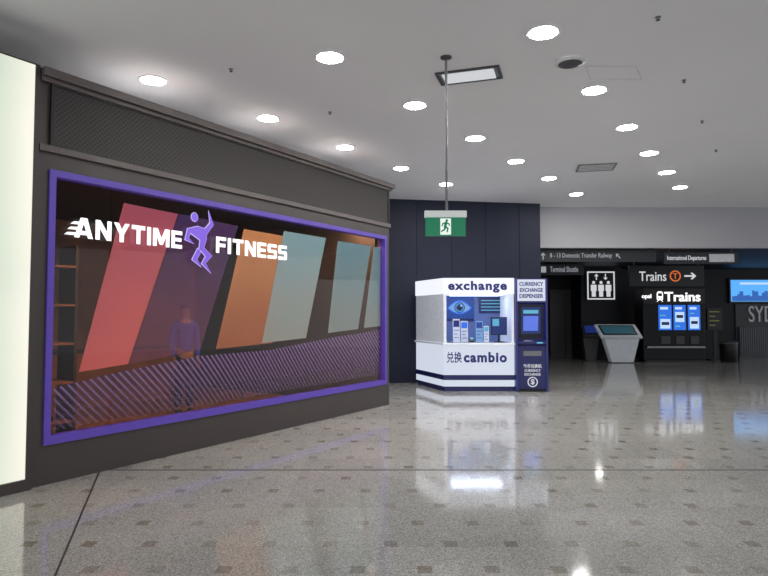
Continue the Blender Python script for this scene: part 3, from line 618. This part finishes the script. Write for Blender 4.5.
build(text('Terminal Shuttle', X(550), X(578), Z(272), Z(266.5), Y, .006, .0, 2), 'lettering', 'dimtext', t)
build(MB().box(X(541), X(546), Y-.006, Y, Z(272.5), Z(266.5)), 'pictogram', 'dimtext', t)
Y = 17.2
t, X, Z = board(629, 704, 265.5, 286, Y, 'dark hanging trains sign with orange ring and white arrow')
build(text('Trains', X(639), X(666), Z(281), Z(271.5), Y, .008, .004), 'lettering', 'stext', t)
build(MB().ringy(X(675), Z(276), .125, .16, Y-.01, Y), 'badge_ring', 'orange', t); build(text('T', X(675)-.065, X(675)+.065, Z(276)-.08, Z(276)+.08, Y, .006, .01), 'lettering', 'orange', t)
build(arrow(MB(), X(690), Z(276), .17, 0, Y-.008, Y), 'arrow', 'stext', t)
# lift column and sign
Y = 21.2
c0, c1 = at(581, 300, Y)[0], at(621, 300, Y)[0]
struct('wall_column', MB().box(c0, c1, Y, Y+1.1, 0, 3.27), 'navy_d')
t, X, Z = board(585.5, 616, 270, 301, Y-.06, 'square lift sign with three white figures and two arrows', th=.06, hang=False)
Yf = Y-.06; a, b, z0_, z1_ = X(587), X(614.5), Z(299.5), Z(271.5); W_ = b-a; H_ = z1_-z0_
fb = MB(); e = .045; fb.box(a, b, Yf-.008, Yf, z0_, z0_+e); fb.box(a, b, Yf-.008, Yf, z1_-e, z1_); fb.box(a, a+e, Yf-.008, Yf, z0_+e, z1_-e); fb.box(b-e, b, Yf-.008, Yf, z0_+e, z1_-e)
build(fb, 'outline', 'stext', t)
for k in (-1, 0, 1):
    m_ = MB(); cx = (a+b)/2+k*.26; z_ = z0_+.10
    m_.disc(cx, z_+.50, .055, .055, Yf-.008, Yf, 14); m_.prism([(cx-.10, z_+.42), (cx+.10, z_+.42), (cx+.10, z_+.2), (cx+.07, z_+.2), (cx+.07, z_), (cx-.07, z_), (cx-.07, z_+.2), (cx-.10, z_+.2)], Yf-.008, Yf, 'y')
    build(m_, 'figure_pictogram', 'stext', t)
build(arrow(MB(), (a+b)/2-.16, z1_-.19, .11, R(90), Yf-.008, Yf), 'arrow', 'stext', t); build(arrow(MB(), (a+b)/2+.16, z1_-.19, .11, R(-90), Yf-.008, Yf), 'arrow', 'stext', t)
# dark doors left of column
dx0, dx1 = at(552, 300, 22.3)[0], at(578, 300, 22.3)[0]
dd = MB(); dd.box(dx0-.08, dx0, 22.3, 22.4, 0, 2.4); dd.box(dx1, dx1+.08, 22.3, 22.4, 0, 2.4); dd.box(dx0-.08, dx1+.08, 22.3, 22.4, 2.4, 2.5); dd.box(dx0, (dx0+dx1)/2-.01, 22.34, 22.4, 0, 2.4); dd.box((dx0+dx1)/2+.01, dx1, 22.34, 22.4, 0, 2.4)
struct('door_1', dd, 'darkgrey')
# information kiosks: tapering pedestal with a tilted screen slab facing the viewer
def info(px0, px1, py_base, lab, flip=1, m='kbody', lit=True):
    X0, Yb = on_floor((px0+px1)/2, py_base); w_ = (px1-px0)/FPX*Yb/2
    t = thing('information_kiosk', (X0, Yb, 0), lab, 'information kiosk', 'tilted screen kiosks')
    pts = [(-w_*.34, 0), (w_*.66, 0), (w_*.97, .84), (-w_*.74, .92)]
    build(MB().prism([(X0+flip*p, z) for p, z in pts], Yb, Yb+.30, 'y'), 'pedestal', m, t, bevel=.02)
    lo = (Yb-.16, .84); hi = (Yb+.26, 1.26)
    def quad(u0, u1, v0, v1, o, th):
        dy, dz = hi[0]-lo[0], hi[1]-lo[1]; l = math.hypot(dy, dz); ny, nz = -dz/l, dy/l
        def P_(u, v, k): return (X0+flip*(u*w_-(v-.5)*.12*w_), lo[0]+dy*v+ny*k, lo[1]+dz*v+nz*k)
        vs = [P_(u0, v0, o+th), P_(u1, v0, o+th), P_(u1, v1, o+th), P_(u0, v1, o+th), P_(u0, v0, o), P_(u1, v0, o), P_(u1, v1, o), P_(u0, v1, o)]
        return MB().add(vs, [(0,1,2,3),(7,6,5,4),(0,4,5,1),(1,5,6,2),(2,6,7,3),(3,7,4,0)])
    build(quad(-.96, .96, 0, 1, -.07, .07), 'screen_housing', m, t, bevel=.012)
    build(quad(-.82, .80, .18, .92, 0, .006), 'bezel', 'black', t)
    build(quad(-.74, .72, .27, .84, .006, .004), 'screen', 'teal_scr' if lit else 'scr_dark', t)
    build(MB().box(X0-w_*.42, X0+w_*.68, Yb-.04, Yb+.34, 0, .025), 'foot', 'darkgrey', t)
info(598, 641, 363, 'pale slanted information kiosk with lit tilted touch screen, left of the ticket machine')
info(583, 603, 361, 'narrow grey slanted information kiosk partly behind the pale one', -1, 'darkgrey', False)
# ticket machine
X0, Yt = on_floor(673, 362.5)
tm = thing('ticket_machine', (X0, Yt, 0), 'wide black train ticket machine with glowing header and three posters', 'ticket machine')
TX = lambda px: at(px, 320, Yt)[0]; TZ = lambda py: at(673, py, Yt)[1]
build(MB().box(TX(643), TX(704.5), Yt, Yt+.7, .08, TZ(288.5)), 'cabinet', 'navy_d', tm, bevel=.02); build(MB().box(TX(645), TX(703), Yt+.04, Yt+.66, 0, .08), 'plinth', 'black', tm)
build(MB().box(TX(643), TX(704.5), Yt-.05, Yt, TZ(304), TZ(288.5)), 'header_box', 'black', tm, bevel=.01)
build(text('Trains', TX(664), TX(700), TZ(301.5), TZ(292), Yt-.05, .02, .02), 'lettering', 'white_glow', tm)
build(text('opal', TX(641.5), TX(651), TZ(299.5), TZ(294), Yt-.05, .015, .02), 'lettering', 'white_glow', tm)
c_, s_ = TX(659.5), TX(662.5)-TX(659.5)
bz0, bz1 = TZ(300.2), TZ(291.5)
badge = build(MB().prism([(c_-s_, bz0+.03), (c_-s_*.7, bz0), (c_+s_*.7, bz0), (c_+s_, bz0+.03), (c_+s_, bz1-.06), (c_+s_*.6, bz1), (c_-s_*.6, bz1), (c_-s_, bz1-.06)], Yt-.07, Yt-.05, 'y'), 'train_symbol', 'white_glow', tm)
build(MB().box(c_-s_*.65, c_+s_*.65, Yt-.075, Yt-.07, bz0+.13, bz1-.06), 'train_window', 'black', badge)
for q in (-1, 1):
    build(MB().disc(c_+q*s_*.5, bz0+.065, .018, .018, Yt-.075, Yt-.07, 10), 'train_lamp', 'black', badge)
    build(MB().prism([(c_+q*s_*.35, bz0), (c_+q*s_*.6, bz0), (c_+q*s_*1.05, bz0-.05), (c_+q*s_*.8, bz0-.05)], Yt-.07, Yt-.05, 'y'), 'train_rail', 'white_glow', badge)
for i, (a, b) in enumerate(((658.5, 671.5), (673.5, 685.5), (688, 700))):
    s_ = build(MB().box(TX(a), TX(b), Yt-.02, Yt, TZ(330), TZ(305)), 'poster', 'deep_blue', tm)
    build(MB().box(TX(a)+.05, TX(b)-.05, Yt-.024, Yt-.02, TZ((328.5, 322, 328.5)[i]), TZ((319, 312, 317)[i])), 'poster_picture', 'scr_light', s_)
    build(MB().box(TX(a)+.05, TX(b)-.12, Yt-.024, Yt-.02, TZ(309.5), TZ(307)), 'poster_title', 'scr_light', s_)
    build(MB().box(TX(a)+.09, TX(b)-.09, Yt-.028, Yt-.024, TZ((325, 318, 324)[i]), TZ((322, 315, 321)[i])), 'poster_band', 'kblue', s_)
    build(MB().box(TX(a)+.05, TX(b)-.20, Yt-.024, Yt-.02, TZ((316, 327, 314)[i]), TZ((314.8, 325.5, 312.8)[i])), 'poster_line', 'cyan', s_)
    build(MB().box(TX(a)+.06, TX(b)-.06, Yt-.03, Yt, TZ(344), TZ(336)), 'ticket_slot', 'darkgrey', tm, bevel=.008)
build(MB().box(TX(645), TX(703), Yt-.12, Yt, TZ(348), TZ(346)), 'shelf', 'steel', tm, bevel=.005)
# departures display, litter bin, city screen, letters
Y = 21.0
t, X, Z = board(707, 722, 308, 330, Y, 'small dark display of yellow text lines right of the ticket machine', 'information_display', 'black', hang=False, cat='display')
build(MB().box(X(713), X(717), Y+.02, Y+.06, 0, Z(329)), 'post', 'black', t); build(MB().box(X(708), X(721), Y-.1, Y+.2, 0, .03), 'base', 'black', t)
for k in range(4):
    build(MB().box(X(709), X(719-(k % 2)*4), Y-.006, Y, Z(312.3+k*4.5), Z(311.2+k*4.5)), 'text_line', 'yellow', t)
X0, Yb = on_floor(729, 362)
lb = thing('litter_bin', (X0, Yb, 0), 'small black litter bin on the lobby floor right of the ticket machine', 'bin')
build(MB().lathe([(.22, 0), (.25, .03), (.27, .55), (.27, .62)], (X0, Yb, 0)), 'bin_body', 'black', lb, smooth=True); build(MB().lathe([(.285, .60), (.285, .66), (.18, .70), (.10, .70)], (X0, Yb, 0)), 'lid', 'darkgrey', lb)
Y = 22.3
CX = lambda px: at(px, 300, Y)[0]; CZ = lambda py: at(750, py, Y)[1]
cs = thing('city_screen', (CX(755), Y, CZ(302)), 'glowing blue screen with a skyline on the lobby back wall', 'screen')
build(MB().box(CX(729.5), CX(800), Y, Y+.1, CZ(303), CZ(278.5)), 'bezel', 'black', cs); build(MB().box(CX(731), CX(799), Y-.01, Y, CZ(301.5), CZ(280)), 'picture', 'sky', cs)
sk = [(CX(732), CZ(301))]; px = 732
while px < 796:
    wd = random.uniform(2, 4); hh = random.uniform(2, 9); sk += [(CX(px), CZ(299-hh)), (CX(px+wd), CZ(299-hh))]; px += wd
sk.append((CX(px), CZ(301)))
build(MB().prism(sk, Y-.014, Y-.01, 'y'), 'skyline', 'skyl', cs); build(MB().box(CX(740), CX(790), Y-.014, Y-.01, CZ(284.5), CZ(282.5)), 'caption_bar', 'scr_light', cs)
cl = thing('city_letters', (CX(758), Y+.05, 0), 'large grey airport letters on a dark grey panel under the blue screen', 'letters')
build(MB().box(CX(736), CX(792), Y+.05, Y+.095, 0, CZ(304.2)), 'backing_panel', 'grey_wall', cl)
for q in islands(text('SYD', CX(748.5), CX(774), CZ(322), CZ(306), Y+.05, .05, .0, 4)): build(q, 'letter', 'silver', cl)
sl = thing('slatted_screen', (CX(760), Y, 0), 'grey slatted screen standing against the lobby wall under the airport letters', 'screen panel')
sf = MB(); u0, u1 = CX(738), CX(790); h1 = CZ(327); sf.box(u0, u0+.05, Y-.05, Y, 0, h1); sf.box(u1-.05, u1, Y-.05, Y, 0, h1); sf.box(u0+.05, u1-.05, Y-.05, Y, h1-.05, h1); sf.box(u0+.05, u1-.05, Y-.05, Y, 0, .06)
build(sf, 'frame', 'darkgrey', sl)
ss_ = MB(); nsl = 22
for k in range(nsl): xx = u0+.07+(u1-u0-.14)*(k+.5)/nsl; ss_.box(xx-.022, xx+.022, Y-.035, Y-.01, .06, h1-.05)
build(ss_, 'slats', 'slat', sl)
# ------------------------------------------------------------------ world
wd = bpy.data.worlds.new('world'); scene.world = wd; wd.use_nodes = True
wd.node_tree.nodes['Background'].inputs[0].default_value = (.85, .88, .93, 1); wd.node_tree.nodes['Background'].inputs[1].default_value = 1.25
